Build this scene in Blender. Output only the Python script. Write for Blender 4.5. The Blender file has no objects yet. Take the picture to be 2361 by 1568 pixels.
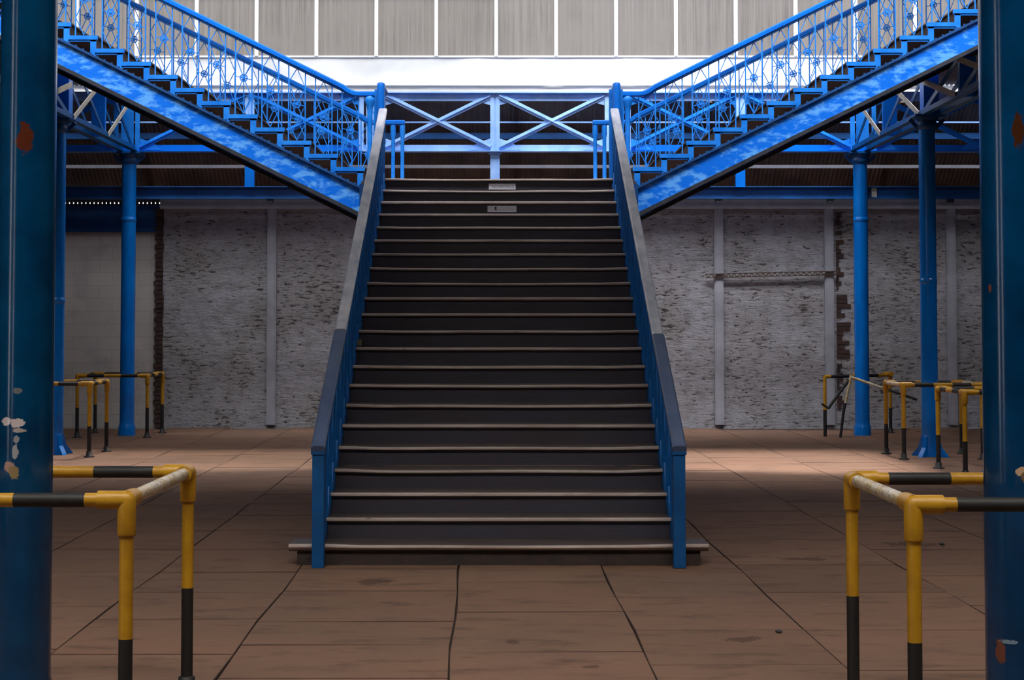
import bpy, bmesh, math, random
from mathutils import Vector, Matrix, noise
random.seed(7)
C = bpy.context.scene.collection
PI = math.pi

# ------------------------------------------------------------------ materials
def new_mat(name):
    m = bpy.data.materials.new(name); m.use_nodes = True
    nt = m.node_tree; nt.nodes.clear()
    out = nt.nodes.new('ShaderNodeOutputMaterial')
    b = nt.nodes.new('ShaderNodeBsdfPrincipled')
    nt.links.new(b.outputs[0], out.inputs[0])
    return m, nt, b, out
def node(nt, t, **kw):
    n = nt.nodes.new(t)
    for k, v in kw.items():
        if k in n.inputs: n.inputs[k].default_value = v
        else: setattr(n, k, v)
    return n
def tex_noise(nt, vec, scale, detail=4, rough=.55, dist=0):
    n = node(nt, 'ShaderNodeTexNoise'); n.inputs['Scale'].default_value = scale
    n.inputs['Detail'].default_value = detail; n.inputs['Roughness'].default_value = rough
    n.inputs['Distortion'].default_value = dist
    nt.links.new(vec, n.inputs['Vector']); return n
def ramp(nt, fac, p0, p1, c0=(0,0,0,1), c1=(1,1,1,1)):
    r = nt.nodes.new('ShaderNodeValToRGB')
    r.color_ramp.elements[0].position = p0; r.color_ramp.elements[1].position = p1
    r.color_ramp.elements[0].color = c0; r.color_ramp.elements[1].color = c1
    nt.links.new(fac, r.inputs[0]); return r
def mixc(nt, fac, a, b, mode='MIX'):
    m = nt.nodes.new('ShaderNodeMix'); m.data_type = 'RGBA'; m.blend_type = mode
    def put(s, v):
        if isinstance(v, (tuple, list)): s.default_value = (*v[:3], 1)
        elif isinstance(v, (int, float)): s.default_value = v
        else: nt.links.new(v, s)
    put(m.inputs[0], fac); put(m.inputs[6], a); put(m.inputs[7], b)
    return m.outputs[2]
def obj_vec(nt, sx=1, sy=1, sz=1):
    t = nt.nodes.new('ShaderNodeTexCoord'); mp = nt.nodes.new('ShaderNodeMapping')
    mp.inputs['Scale'].default_value = (sx, sy, sz)
    nt.links.new(t.outputs['Object'], mp.inputs[0]); return mp.outputs[0]
def bump(nt, b, h, strength=.3, dist=.01):
    n = nt.nodes.new('ShaderNodeBump'); n.inputs['Strength'].default_value = strength
    n.inputs['Distance'].default_value = dist
    nt.links.new(h, n.inputs['Height']); nt.links.new(n.outputs[0], b.inputs['Normal'])

def paint(name, col, col2=None, rough=.4, scale=3, amt=(.35,.7), chip=None, chip_at=.72, bmp=.15, metal=0, spec=.5, stretch=(1,1,1), rrange=None):
    m, nt, b, o = new_mat(name)
    v = obj_vec(nt, *stretch)
    n = tex_noise(nt, v, scale, 6, .6)
    c = mixc(nt, ramp(nt, n.outputs[0], *amt).outputs[0], col, col2 or tuple(x*.7 for x in col))
    if chip:
        n2 = tex_noise(nt, v, scale*5, 8, .7)
        c = mixc(nt, ramp(nt, n2.outputs[0], chip_at, chip_at+.03).outputs[0], c, chip)
    nt.links.new(c, b.inputs['Base Color'])
    b.inputs['Roughness'].default_value = rough; b.inputs['Metallic'].default_value = metal
    b.inputs['Specular IOR Level'].default_value = spec
    n3 = tex_noise(nt, v, scale*9, 5, .6)
    if rrange:
        r = ramp(nt, n.outputs[0], .35, .7, (rrange[0],)*3+(1,), (rrange[1],)*3+(1,))
        nt.links.new(r.outputs[0], b.inputs['Roughness'])
    if bmp: bump(nt, b, n3.outputs[0], bmp, .006)
    return m

BLUE = (.0, .125, .56)
M = {}
M['blue'] = paint('blue_gloss_paint', (.0,.18,.74), (.0,.12,.58), .34, 2.5, spec=.3, bmp=.15)
M['blue_dk'] = paint('blue_post_paint', (.0,.085,.28), (.0,.05,.18), .4, 4, chip=(.10,.12,.16), chip_at=.70)
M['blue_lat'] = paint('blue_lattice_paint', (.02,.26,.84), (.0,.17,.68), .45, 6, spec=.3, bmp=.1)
M['blue_main'] = paint('blue_balustrade_shaded', (.0,.15,.52), (.0,.10,.38), .45, 6, spec=.3, bmp=.1)  # darker copy of the lattice blue, shade put into its colour
M['blue_pale'] = paint('weathered_pale_blue_paint', (.36,.57,.95), (.19,.40,.86), .5, 5, (.3,.75), chip=(.12,.25,.5), chip_at=.66, bmp=.2)
M['blue_str'] = paint('stringer_blue_paint', (.0,.17,.82), (.12,.42,.97), .36, 7, (.47,.62), bmp=.5, spec=.25, stretch=(1,1,2.2), rrange=(.42,.3))  # pale streaks are highlights put into the blue
M['blue_navy'] = paint('navy_blue_beam_paint', (.002,.075,.26), (.0,.04,.15), .5, 3)
M['strap'] = paint('pale_grey_strap_paint', (.48,.44,.36), (.28,.28,.26), .6, 8, chip=(.1,.14,.2), chip_at=.62)
M['flange'] = paint('dark_grimy_steel', (.03,.035,.05), (.012,.014,.02), .6, 8)
M['rail_worn'] = paint('worn_bare_handrail', (.66,.65,.70), (.32,.36,.46), .55, 7, (.35,.7), bmp=.15, metal=.1, stretch=(1,.4,1))
M['rail_blue'] = paint('scuffed_blue_handrail', (.075,.11,.21), (.035,.07,.17), .6, 6, chip=(.07,.07,.09), chip_at=.62, stretch=(1,.3,1))
M['yellow'] = paint('yellow_safety_paint', (.52,.27,.01), (.38,.18,.008), .42, 9, chip=(.2,.14,.06), chip_at=.72)
M['black'] = paint('black_safety_paint', (.006,.006,.007), (.012,.010,.009), .6, 9, chip=(.2,.15,.1), chip_at=.74)
M['pale_rail'] = paint('rubbed_yellow_rail', (.50,.36,.16), (.62,.56,.46), .34, 12, (.4,.6), chip=(.03,.025,.02), chip_at=.56)
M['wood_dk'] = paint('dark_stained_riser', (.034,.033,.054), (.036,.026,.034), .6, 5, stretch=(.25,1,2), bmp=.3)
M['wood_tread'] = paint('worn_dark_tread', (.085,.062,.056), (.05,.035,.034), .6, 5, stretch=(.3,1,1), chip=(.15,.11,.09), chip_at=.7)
M['nosing'] = paint('worn_pale_nosing', (.50,.42,.38), (.32,.24,.21), .5, 6, stretch=(.3,1,1), chip=(.10,.05,.03), chip_at=.66)
M['plinth'] = paint('dark_red_brick_plinth', (.045,.026,.022), (.02,.014,.013), .8, 10, bmp=.8)
M['timber'] = paint('brown_weathered_timber', (.09,.05,.03), (.04,.025,.02), .8, 6, stretch=(1,.2,1))
M['corr'] = paint('grimy_brown_corrugated_sheet', (.20,.15,.12), (.09,.07,.07), .7, 2)
M['white_rail'] = paint('white_painted_purlin', (.88,.92,1.0), (.7,.76,.86), .5, 4)
M['fascia'] = paint('white_painted_fascia', (.76,.75,.73), (.66,.645,.62), .28, 1.2, (.4,.65), bmp=.1)
M['mullion'] = paint('white_window_bar', (.93,.92,.90), (.85,.84,.82), .5, 3)
M['pil'] = paint('whitewashed_timber_post', (.40,.40,.44), (.30,.30,.33), .7, 4, chip=(.12,.1,.09), chip_at=.72)
M['plate'] = paint('white_label_plate', (.85,.84,.92), (.72,.7,.78), .5, 20, bmp=0)
M['ink'] = paint('grey_lettering_ink', (.10,.10,.13), (.08,.08,.1), .6, 20, bmp=0)
M['inkp'] = paint('faded_grey_ink', (.20,.20,.25), (.28,.28,.33), .6, 20, bmp=0)
M['darkwall'] = paint('dark_side_wall_plaster', (.07,.07,.08), (.04,.04,.045), .9, 1)
M['brickred'] = paint('exposed_red_brick', (.09,.045,.035), (.03,.022,.022), .9, 14, bmp=1)
M['tape'] = paint('grey_yellow_tape', (.30,.27,.16), (.2,.18,.12), .7, 20)
M['puddle'] = M['ink']

def column_mat():
    m, nt, b, o = new_mat('chipped_blue_column_paint')
    v = obj_vec(nt, 1, 1, .35)
    n = tex_noise(nt, v, 5, 6, .6)
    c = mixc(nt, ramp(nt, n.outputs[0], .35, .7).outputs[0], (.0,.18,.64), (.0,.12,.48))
    nt.links.new(c, b.inputs['Base Color']); b.inputs['Roughness'].default_value = .22
    n3 = tex_noise(nt, obj_vec(nt), 14, 4, .6); bump(nt, b, n3.outputs[0], .12, .006)
    return m
M['col'] = column_mat()

def patch_mat(name, base, patches):
    """paint with worn patches of bare plaster / rust at given places on the thing itself"""
    m, nt, b, o = new_mat(name)
    tc = nt.nodes.new('ShaderNodeTexCoord')
    n0 = tex_noise(nt, tc.outputs['Object'], 22, 6, .7)
    n = tex_noise(nt, tc.outputs['Object'], 4, 6, .6)
    c = mixc(nt, ramp(nt, n.outputs[0], .35, .7).outputs[0], base[0], base[1])
    for (px,py,pz), rx, rz, col in patches:
        vs = node(nt, 'ShaderNodeVectorMath', operation='SUBTRACT'); nt.links.new(tc.outputs['Object'], vs.inputs[0]); vs.inputs[1].default_value = (px,py,pz)
        vm = node(nt, 'ShaderNodeVectorMath', operation='MULTIPLY'); nt.links.new(vs.outputs[0], vm.inputs[0]); vm.inputs[1].default_value = (1/rx,1/rx,1/rz)
        vl = node(nt, 'ShaderNodeVectorMath', operation='LENGTH'); nt.links.new(vm.outputs[0], vl.inputs[0])
        ad = node(nt, 'ShaderNodeMath', operation='MULTIPLY_ADD'); nt.links.new(n0.outputs[0], ad.inputs[0]); ad.inputs[1].default_value = -2.2
        nt.links.new(vl.outputs['Value'], ad.inputs[2])
        r = ramp(nt, ad.outputs[0], .0, .12, (1,1,1,1), (0,0,0,1))
        sh = node(nt, 'ShaderNodeMath', operation='ADD'); nt.links.new(ad.outputs[0], sh.inputs[0]); sh.inputs[1].default_value = .3
        nt.links.new(sh.outputs[0], r.inputs[0])
        c = mixc(nt, r.outputs[0], c, col)
    nt.links.new(c, b.inputs['Base Color']); b.inputs['Roughness'].default_value = .16
    bump(nt, b, n0.outputs[0], .08, .004)
    return m

def wall_mat():
    m, nt, b, o = new_mat('whitewashed_rubble_brick')
    tc = nt.nodes.new('ShaderNodeTexCoord'); sp = nt.nodes.new('ShaderNodeSeparateXYZ'); cb = nt.nodes.new('ShaderNodeCombineXYZ')
    nt.links.new(tc.outputs['Object'], sp.inputs[0]); nt.links.new(sp.outputs[0], cb.inputs[0]); nt.links.new(sp.outputs[2], cb.inputs[1])
    def mp(sx, sy):
        q = nt.nodes.new('ShaderNodeMapping'); q.inputs['Scale'].default_value = (sx, sy, 1); nt.links.new(cb.outputs[0], q.inputs[0]); return q.outputs[0]
    big = tex_noise(nt, mp(1,1), .8, 5, .6)
    c = mixc(nt, ramp(nt, big.outputs[0], .35, .65).outputs[0], (.66,.65,.71), (.50,.47,.455))
    med = tex_noise(nt, mp(1,1.6), 4.5, 6, .65)
    c = mixc(nt, ramp(nt, med.outputs[0], .46, .72).outputs[0], c, (.36,.34,.34))
    fine = tex_noise(nt, mp(1,3.2), 7.0, 7, .72, .35)
    # worn joints: horizontally drawn-out pits, denser in some areas
    dens = ramp(nt, big.outputs[0], .42, .68)
    mul = node(nt, 'ShaderNodeMath', operation='MULTIPLY_ADD'); nt.links.new(dens.outputs[0], mul.inputs[0]); mul.inputs[1].default_value = .09
    nt.links.new(fine.outputs[0], mul.inputs[2])
    c = mixc(nt, ramp(nt, mul.outputs[0], .59, .635).outputs[0], c, (.11,.09,.085))
    fine2 = tex_noise(nt, mp(1,2.6), 16, 6, .7, .2)
    c = mixc(nt, ramp(nt, fine2.outputs[0], .60, .68).outputs[0], c, (.17,.15,.15))
    nt.links.new(c, b.inputs['Base Color']); b.inputs['Roughness'].default_value = .9
    wob = tex_noise(nt, mp(1,1), 3.5, 3, .5)
    wv = node(nt, 'ShaderNodeVectorMath', operation='MULTIPLY_ADD'); nt.links.new(wob.outputs['Color'], wv.inputs[0]); wv.inputs[1].default_value = (.10,.10,0); nt.links.new(cb.outputs[0], wv.inputs[2])
    br = nt.nodes.new('ShaderNodeTexBrick'); nt.links.new(wv.outputs[0], br.inputs[0])
    br.inputs['Scale'].default_value = 1; br.inputs['Brick Width'].default_value = .26; br.inputs['Row Height'].default_value = .085
    br.inputs['Mortar Size'].default_value = .003; ey = .004; br.inputs['Mortar Smooth'].default_value = .6
    ad = node(nt, 'ShaderNodeMath', operation='MULTIPLY_ADD'); nt.links.new(br.outputs['Fac'], ad.inputs[0]); ad.inputs[1].default_value = -.35
    ad2 = node(nt, 'ShaderNodeMath', operation='MULTIPLY_ADD'); nt.links.new(fine.outputs[0], ad2.inputs[0]); ad2.inputs[1].default_value = -2.0; nt.links.new(med.outputs[0], ad2.inputs[2])
    nt.links.new(ad2.outputs[0], ad.inputs[2])
    bump(nt, b, ad.outputs[0], .9, .045)
    return m
M['wall'] = wall_mat()

def block_mat():
    m, nt, b, o = new_mat('painted_blockwork')
    tc = nt.nodes.new('ShaderNodeTexCoord'); sp = nt.nodes.new('ShaderNodeSeparateXYZ'); cb = nt.nodes.new('ShaderNodeCombineXYZ')
    nt.links.new(tc.outputs['Object'], sp.inputs[0]); nt.links.new(sp.outputs[0], cb.inputs[0]); nt.links.new(sp.outputs[2], cb.inputs[1])
    br = nt.nodes.new('ShaderNodeTexBrick'); nt.links.new(cb.outputs[0], br.inputs[0])
    br.inputs['Scale'].default_value = 1; br.inputs['Brick Width'].default_value = .44; br.inputs['Row Height'].default_value = .22
    br.inputs['Mortar Size'].default_value = .006; br.inputs['Mortar Smooth'].default_value = .5
    br.inputs['Color1'].default_value = (.60,.55,.51,1); br.inputs['Color2'].default_value = (.55,.51,.48,1); br.inputs['Mortar'].default_value = (.44,.40,.38,1)
    n = tex_noise(nt, tc.outputs['Object'], 2.2, 6, .6)
    c = mixc(nt, ramp(nt, n.outputs[0], .5, .75).outputs[0], br.outputs['Color'], (.40,.37,.37))
    nt.links.new(c, b.inputs['Base Color']); b.inputs['Roughness'].default_value = .85
    bump(nt, b, br.outputs['Fac'], -.3, .01)
    return m
M['block'] = block_mat()

def stone_mat():
    m, nt, b, o = new_mat('worn_yorkstone_slab')
    v = obj_vec(nt)
    big = tex_noise(nt, v, .55, 5, .6)
    c = mixc(nt, ramp(nt, big.outputs[0], .35, .68).outputs[0], (.215,.122,.082), (.165,.10,.072))
    med = tex_noise(nt, obj_vec(nt, .7, 1.8, 1), 3.0, 8, .68)
    c = mixc(nt, ramp(nt, med.outputs[0], .52, .74).outputs[0], c, (.085,.048,.036))
    med2 = tex_noise(nt, obj_vec(nt, .8, 1.6, 1), 5.5, 8, .7)
    c = mixc(nt, ramp(nt, med2.outputs[0], .55, .8).outputs[0], c, (.22,.145,.105))
    tc = nt.nodes.new('ShaderNodeTexCoord'); n0 = tex_noise(nt, obj_vec(nt, 1, .6, 1), 9, 6, .75)
    for px, py, rx, ry in ((-.816,10.55,.16,.22),(1.309,8.6,.13,.10),(.43,7.9,.06,.05),(.08,8.54,.05,.05),(3.2,12.4,.3,.2),(-3.6,10.2,.2,.1),(2.2,11.6,.25,.1)):
        vs = node(nt, 'ShaderNodeVectorMath', operation='SUBTRACT'); nt.links.new(tc.outputs['Object'], vs.inputs[0]); vs.inputs[1].default_value = (px,py,0)
        vm = node(nt, 'ShaderNodeVectorMath', operation='MULTIPLY'); nt.links.new(vs.outputs[0], vm.inputs[0]); vm.inputs[1].default_value = (1/rx,1/ry,1)
        vl = node(nt, 'ShaderNodeVectorMath', operation='LENGTH'); nt.links.new(vm.outputs[0], vl.inputs[0])
        ad = node(nt, 'ShaderNodeMath', operation='MULTIPLY_ADD'); nt.links.new(n0.outputs[0], ad.inputs[0]); ad.inputs[1].default_value = -3.5; nt.links.new(vl.outputs['Value'], ad.inputs[2])
        sh = node(nt, 'ShaderNodeMath', operation='ADD'); nt.links.new(ad.outputs[0], sh.inputs[0]); sh.inputs[1].default_value = 1.2
        rr_ = ramp(nt, sh.outputs[0], .0, .25, (.6,.6,.6,1), (0,0,0,1)); c = mixc(nt, rr_.outputs[0], c, (.045,.022,.016))
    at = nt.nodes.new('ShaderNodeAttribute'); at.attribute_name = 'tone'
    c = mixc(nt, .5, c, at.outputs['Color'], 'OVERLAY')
    nt.links.new(c, b.inputs['Base Color']); b.inputs['Roughness'].default_value = .75; b.inputs['Specular IOR Level'].default_value = .15
    bump(nt, b, med.outputs[0], .35, .01)
    return m
M['stone'] = stone_mat()
M['joint'] = paint('dirt_filled_joint', (.09,.045,.032), (.05,.028,.02), .9, 8)

def glazing_mat(name, tint, trans, stripe=True):
    m, nt, b, o = new_mat(name); nt.nodes.remove(b)
    tr = nt.nodes.new('ShaderNodeBsdfTransparent'); tl = nt.nodes.new('ShaderNodeBsdfTranslucent'); df = nt.nodes.new('ShaderNodeBsdfDiffuse')
    mx = nt.nodes.new('ShaderNodeMixShader'); mx2 = nt.nodes.new('ShaderNodeMixShader')
    c = None
    if stripe:
        n = tex_noise(nt, obj_vec(nt, 1, 1, .02), 22, 5, .75)
        c = mixc(nt, ramp(nt, n.outputs[0], .38, .62).outputs[0], tuple(x*.62 for x in tint), tint)
        n2 = tex_noise(nt, obj_vec(nt, 1, 1, 1), 1.3, 5, .6)
        c = mixc(nt, ramp(nt, n2.outputs[0], .35, .7).outputs[0], c, tuple(x*.9 for x in tint))
        nt.links.new(c, tl.inputs[0]); nt.links.new(c, df.inputs[0]); nt.links.new(c, tr.inputs[0])
    else:
        for x in (tr, tl, df): x.inputs[0].default_value = (*tint, 1)
    mx.inputs[0].default_value = .4
    nt.links.new(tl.outputs[0], mx.inputs[1]); nt.links.new(df.outputs[0], mx.inputs[2])
    mx2.inputs[0].default_value = trans
    nt.links.new(mx.outputs[0], mx2.inputs[1]); nt.links.new(tr.outputs[0], mx2.inputs[2])
    nt.links.new(mx2.outputs[0], o.inputs[0])
    return m
M['clere'] = glazing_mat('ribbed_translucent_glazing', (.225,.218,.22), .22)
M['roofglass'] = glazing_mat('dimmed_roof_glass', (.88,.9,.93), .7, False)  # unseen pane, dimmed to weaken the light on the left half
M['roofdim'] = glazing_mat('front_dimmed_roof_glass', (.92,.91,.89), .66, False)  # unseen front pane, dimmed to hold back foreground light
M['roofclear'] = glazing_mat('clear_roof_glass', (.95,.96,1.0), .93, False)

# ------------------------------------------------------------------ mesh builder
class MB:
    def __init__(s): s.v = []; s.f = []; s.mi = []; s.sm = []
    def add(s, vs, fs, mi=0, smooth=False):
        o = len(s.v); s.v += [tuple(v) for v in vs]
        for f in fs: s.f.append([o+i for i in f]); s.mi.append(mi); s.sm.append(smooth)
    def box(s, x0,x1,y0,y1,z0,z1, mi=0):
        s.add([(x0,y0,z0),(x1,y0,z0),(x1,y1,z0),(x0,y1,z0),(x0,y0,z1),(x1,y0,z1),(x1,y1,z1),(x0,y1,z1)],
              [(0,3,2,1),(4,5,6,7),(0,1,5,4),(1,2,6,5),(2,3,7,6),(3,0,4,7)], mi); return s
    def bar(s, a, b, w, h, up=(0,0,1), mi=0):
        """box section between a and b; h is measured along up, w across it"""
        a = Vector(a); b = Vector(b); d = (b-a).normalized(); u = Vector(up)
        u = (u - d*u.dot(d)).normalized(); r = d.cross(u)
        vs = []
        for p in (a, b):
            for (i, j) in ((-1,-1),(1,-1),(1,1),(-1,1)): vs.append(p + r*(i*w/2) + u*(j*h/2))
        s.add(vs, [(3,2,1,0),(4,5,6,7),(0,1,5,4),(1,2,6,5),(2,3,7,6),(3,0,4,7)], mi); return s
    def tube(s, pts, r, n=12, mi=0, caps=True):
        pts = [Vector(p) for p in pts]; rs = r if isinstance(r, (list, tuple)) else [r]*len(pts)
        rings = []; prev = None
        for i, p in enumerate(pts):
            d = ((pts[min(i+1,len(pts)-1)] - p).normalized() + (p - pts[max(i-1,0)]).normalized())
            d.normalize()
            ref = prev if prev is not None else (Vector((0,0,1)) if abs(d.z) < .9 else Vector((0,1,0)))
            u = (ref - d*ref.dot(d)).normalized(); prev = u; w = d.cross(u)
            rings.append([p + (u*math.cos(2*PI*k/n) + w*math.sin(2*PI*k/n))*rs[i] for k in range(n)])
        vs = [v for g in rings for v in g]; fs = []
        for i in range(len(pts)-1):
            for k in range(n): fs.append((i*n+k, i*n+(k+1)%n, (i+1)*n+(k+1)%n, (i+1)*n+k))
        s.add(vs, fs, mi, True)
        if caps:
            s.add(rings[0], [tuple(range(n))[::-1]], mi); s.add(rings[-1], [tuple(range(n))], mi)
        return s
    def lathe(s, prof, cx=0, cy=0, n=28, mi=0):
        vs = []; fs = []
        for r, z in prof:
            for k in range(n): vs.append((cx+r*math.cos(2*PI*k/n), cy+r*math.sin(2*PI*k/n), z))
        for i in range(len(prof)-1):
            for k in range(n): fs.append((i*n+k, i*n+(k+1)%n, (i+1)*n+(k+1)%n, (i+1)*n+k))
        s.add(vs, fs, mi, True)
        s.add([vs[k] for k in range(n)], [tuple(range(n))[::-1]], mi); s.add(vs[-n:], [tuple(range(n))], mi)
        return s
    def prism(s, poly, y0, y1, mi=0):
        """polygon in XZ pushed along Y"""
        n = len(poly); vs = [(x,y0,z) for x,z in poly] + [(x,y1,z) for x,z in poly]
        s.add(vs, [tuple(range(n)), tuple(range(n,2*n))[::-1]] + [(i,(i+1)%n+0,(i+1)%n+n,i+n)[::-1] for i in range(n)], mi); return s
    def prismx(s, poly, x0, x1, mi=0):
        n = len(poly); vs = [(x0,y,z) for y,z in poly] + [(x1,y,z) for y,z in poly]
        s.add(vs, [tuple(range(n))[::-1], tuple(range(n,2*n))] + [(i,(i+1)%n,(i+1)%n+n,i+n) for i in range(n)], mi); return s
    def mesh(s, name, mats):
        me = bpy.data.meshes.new(name); me.from_pydata(s.v, [], s.f)
        for m in (mats if isinstance(mats, (list, tuple)) else [mats]): me.materials.append(M[m] if isinstance(m, str) else m)
        me.polygons.foreach_set('material_index', s.mi); me.polygons.foreach_set('use_smooth', s.sm)
        bm = bmesh.new(); bm.from_mesh(me); bmesh.ops.recalc_face_normals(bm, faces=bm.faces); bm.to_mesh(me); bm.free()
        me.update(); return me
    def build(s, name, mats, parent=None, bevel=0, label=None):
        ob = bpy.data.objects.new(name, s.mesh(name, mats)); C.objects.link(ob)
        if parent:
            ob.parent = parent; ob.matrix_parent_inverse = parent_world(parent).inverted()
        if bevel:
            md = ob.modifiers.new('bevel', 'BEVEL'); md.width = bevel; md.segments = 2; md.limit_method = 'ANGLE'
        if label: ob['label'] = label
        return ob
def parent_world(p):
    m = Matrix.Translation(p.location) @ p.rotation_euler.to_matrix().to_4x4()
    return m if not p.parent else parent_world(p.parent) @ p.matrix_parent_inverse @ m
def thing(name, label, cat, loc=(0,0,0), group=None):
    o = bpy.data.objects.new(name, None); C.objects.link(o); o.location = loc; o.empty_display_size = .2
    o['label'] = label; o['category'] = cat
    if group: o['group'] = group
    return o
def tag(o, label, cat, group=None):
    o['label'] = label; o['category'] = cat
    if group: o['group'] = group
    return o
def struct(o): o['kind'] = 'structure'; return o
def copy_to(src, parent, loc, rot=None):
    c = src.copy(); C.objects.link(c)
    if parent: c.parent = parent; c.matrix_parent_inverse = parent_world(parent).inverted()
    c.location = loc
    if rot is not None: c.rotation_euler = rot
    for ch in list(src.children):
        d = ch.copy(); C.objects.link(d); d.parent = c; d.matrix_parent_inverse = Matrix()
    return c

# ------------------------------------------------------------------ layout
ZC = 1.65
STEP_R, STEP_G, Y1, N = .1505, .29, 11.25, 22
YTOP = Y1 + (N-1)*STEP_G           # 17.34
ZL = N*STEP_R                      # 3.311 landing
YB = 25.2                          # cross truss plane
XC = -.06                          # centre of the truss bays
YW = 27.2                          # back wall

# ---------- floor: individual slabs in one mesh
def build_floor():
    m = MB(); tones = []
    m.box(-10.4, 10.4, -7.4, 27.6, -.12, -.024, 1); tones += [(.5,.5,.5)]*6
    xs = [-9.6,-8.5,-7.45,-6.4,-5.35,-4.35,-3.3,-2.29,-1.347,-.237,.755,1.70,2.85,3.9,4.95,6.0,7.05,8.1,9.2,10.2]
    xs = [-10.3] + xs + [10.5]
    fixed = {8:[8.2,9.19,10.14,10.97], 9:[8.45,9.12,10.19], 10:[8.27,9.43,10.55], 7:[8.33,9.6,10.97], 11:[7.95]}
    rnd = random.Random(3)
    for i in range(len(xs)-1):
        fx = fixed.get(i-0, None)
        ys = []
        if fx:
            ys = list(fx); 
            while ys[0] > -7: ys.insert(0, ys[0]-rnd.uniform(.8,1.15))
            while ys[-1] < 27: ys.append(ys[-1]+rnd.uniform(.8,1.2))
        else:
            y = -7.3 + rnd.uniform(0,.5)
            while y < 27.4: ys.append(y); y += rnd.uniform(.85,1.35)
        for j in range(len(ys)-1):
            a, b = ys[j], ys[j+1]; g = rnd.uniform(.002,.0045); gy = rnd.uniform(.003,.008)
            def X(k, y): return xs[k] + .0103*(7.5-y) + .010*math.sin(y*2.3+k*1.7)
            dz = [rnd.uniform(-.0035,.0015) for _ in range(4)]
            sk = rnd.uniform(-.012,.012)
            P = [(X(i,a)+g,a+gy),(X(i+1,a)-g,a+gy+.008),(X(i+1,b)-g,b-gy+.008),(X(i,b)+g,b-gy)]
            e = .003; ey = .004
            cx = sum(p[0] for p in P)/4; cy = sum(p[1] for p in P)/4
            top = [(x+(e if x<cx else -e), y+(ey if y<cy else -ey), d) for (x,y),d in zip(P,dz)]
            mid = [(x,y,d-.006) for (x,y),d in zip(P,dz)]; bot = [(x,y,-.03) for x,y in P]
            m.add(top+mid+bot, [(0,1,2,3)]+[(4+k,4+(k+1)%4,(k+1)%4,k) for k in range(4)]+[(8+k,8+(k+1)%4,4+(k+1)%4,4+k) for k in range(4)], 0); m.mi[-8:] = [1]*8
            t = rnd.uniform(.42,.58) - (.07 if a > 23.2 else 0); tones += [(t+rnd.uniform(-.02,.03),t,t-rnd.uniform(0,.03))]*9  # slabs by the back wall toned darker, lean-to shade put into colour
    o = m.build('floor', ['stone','joint'])
    ca = o.data.color_attributes.new('tone', 'FLOAT_COLOR', 'CORNER')
    for p in o.data.polygons:
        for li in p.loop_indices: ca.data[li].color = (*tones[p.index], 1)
    struct(o)
build_floor()

# ---------- walls
XL = -5.78
struct(MB().box(XL, 10.2, YW, YW+.25, -.12, 3.95).build('wall_back', 'wall'))
struct(MB().box(-10.2, XL, YW+.02, YW+.25, -.12, 3.33).build('wall_back.001', 'block'))
# blue boarding above the blockwork with a row of daylight gaps over it
mb = MB(); mb.box(-10.2, XL+.0, YW-.02, YW+.04, 3.33, 3.79)
mb.box(-10.2, XL, YW-.045, YW-.0, 3.33, 3.40); 
struct(mb.build('trim_1', 'blue_navy'))
mb = MB(); x = -10.2
while x < XL-.02:
    mb.box(x, x+.046, YW-.01, YW+.03, 3.79, 3.845); x += .07
mb.box(-10.2, XL, YW-.01, YW+.03, 3.845, 3.98)
mb.box(-10.2, XL, YW-.01, YW+.05, 3.78, 3.812)
struct(mb.build('trim_2', 'flange'))
# brick jamb beside the blockwork
mb = MB(); z = 0.; k = 0; rr = random.Random(4)
while z < 3.68:
    d = rr.uniform(-.012,.012) + (.03 if k % 2 else 0)
    mb.box(XL-.06-d, XL+.055+rr.uniform(-.01,.01), YW-.05+rr.uniform(-.008,.008), YW+.02, z+.004, z+.072); z += .078; k += 1
mb.box(XL-.05, XL+.04, YW-.03, YW+.02, 0, 3.7)
struct(mb.build('trim_3', 'brickred'))
# whitewashed posts and top plate on the back wall
i = 4
for px in (627, 1657, 1911, 2193):
    X = (px-1150)/135.2
    mb = MB(); mb.box(X-.078, X+.078, YW-.07, YW+.01, .05, 3.73)
    mb.box(X-.055, X+.055, YW-.085, YW-.06, .05, 3.73)
    struct(mb.build('trim_%d' % i, 'pil')); i += 1
mb = MB(); mb.box(XL, 10, YW-.09, YW+.01, 3.72, 3.80); mb.box(XL, 10, YW-.06, YW+.01, 3.80, 3.89)
mb.box(XL, 10, YW-.02, YW+.01, 3.68, 3.72)
struct(mb.build('trim_%d' % i, 'pil')); i += 1
mb = MB(); rr = random.Random(9)     # broken-out brick between the post and the far column
for z in range(44):
    if rr.random() < .72:
        x0 = 5.76; w = rr.uniform(.07,.26) if 10 < z < 26 else rr.uniform(.03,.13)
        mb.box(x0, x0+w, YW-.02, YW+.01, z*.078+.32, z*.078+.385)
struct(mb.build('trim_%d' % i, 'brickred')); i += 1
# side walls with tall openings on the left, wall behind the viewer
def sidewall(name, x0, x1, openings):
    m = MB(); y = -7.2
    for a, b in openings:
        m.box(x0, x1, y, a, 0, 8.5); m.box(x0, x1, a, b, 0, .5); m.box(x0, x1, a, b, 6.0, 8.5); y = b
    m.box(x0, x1, y, 27.45, 0, 8.5); return struct(m.build(name, 'darkwall'))
sidewall('wall_left', -10.3, -10.1, [(-4.9,-4.1),(.1,.8)])
sidewall('wall_right', 10.1, 10.3, [])
struct(MB().box(-10.3,10.3,-7.4,-7.2,0,8.5).build('wall_front','darkwall'))

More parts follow.
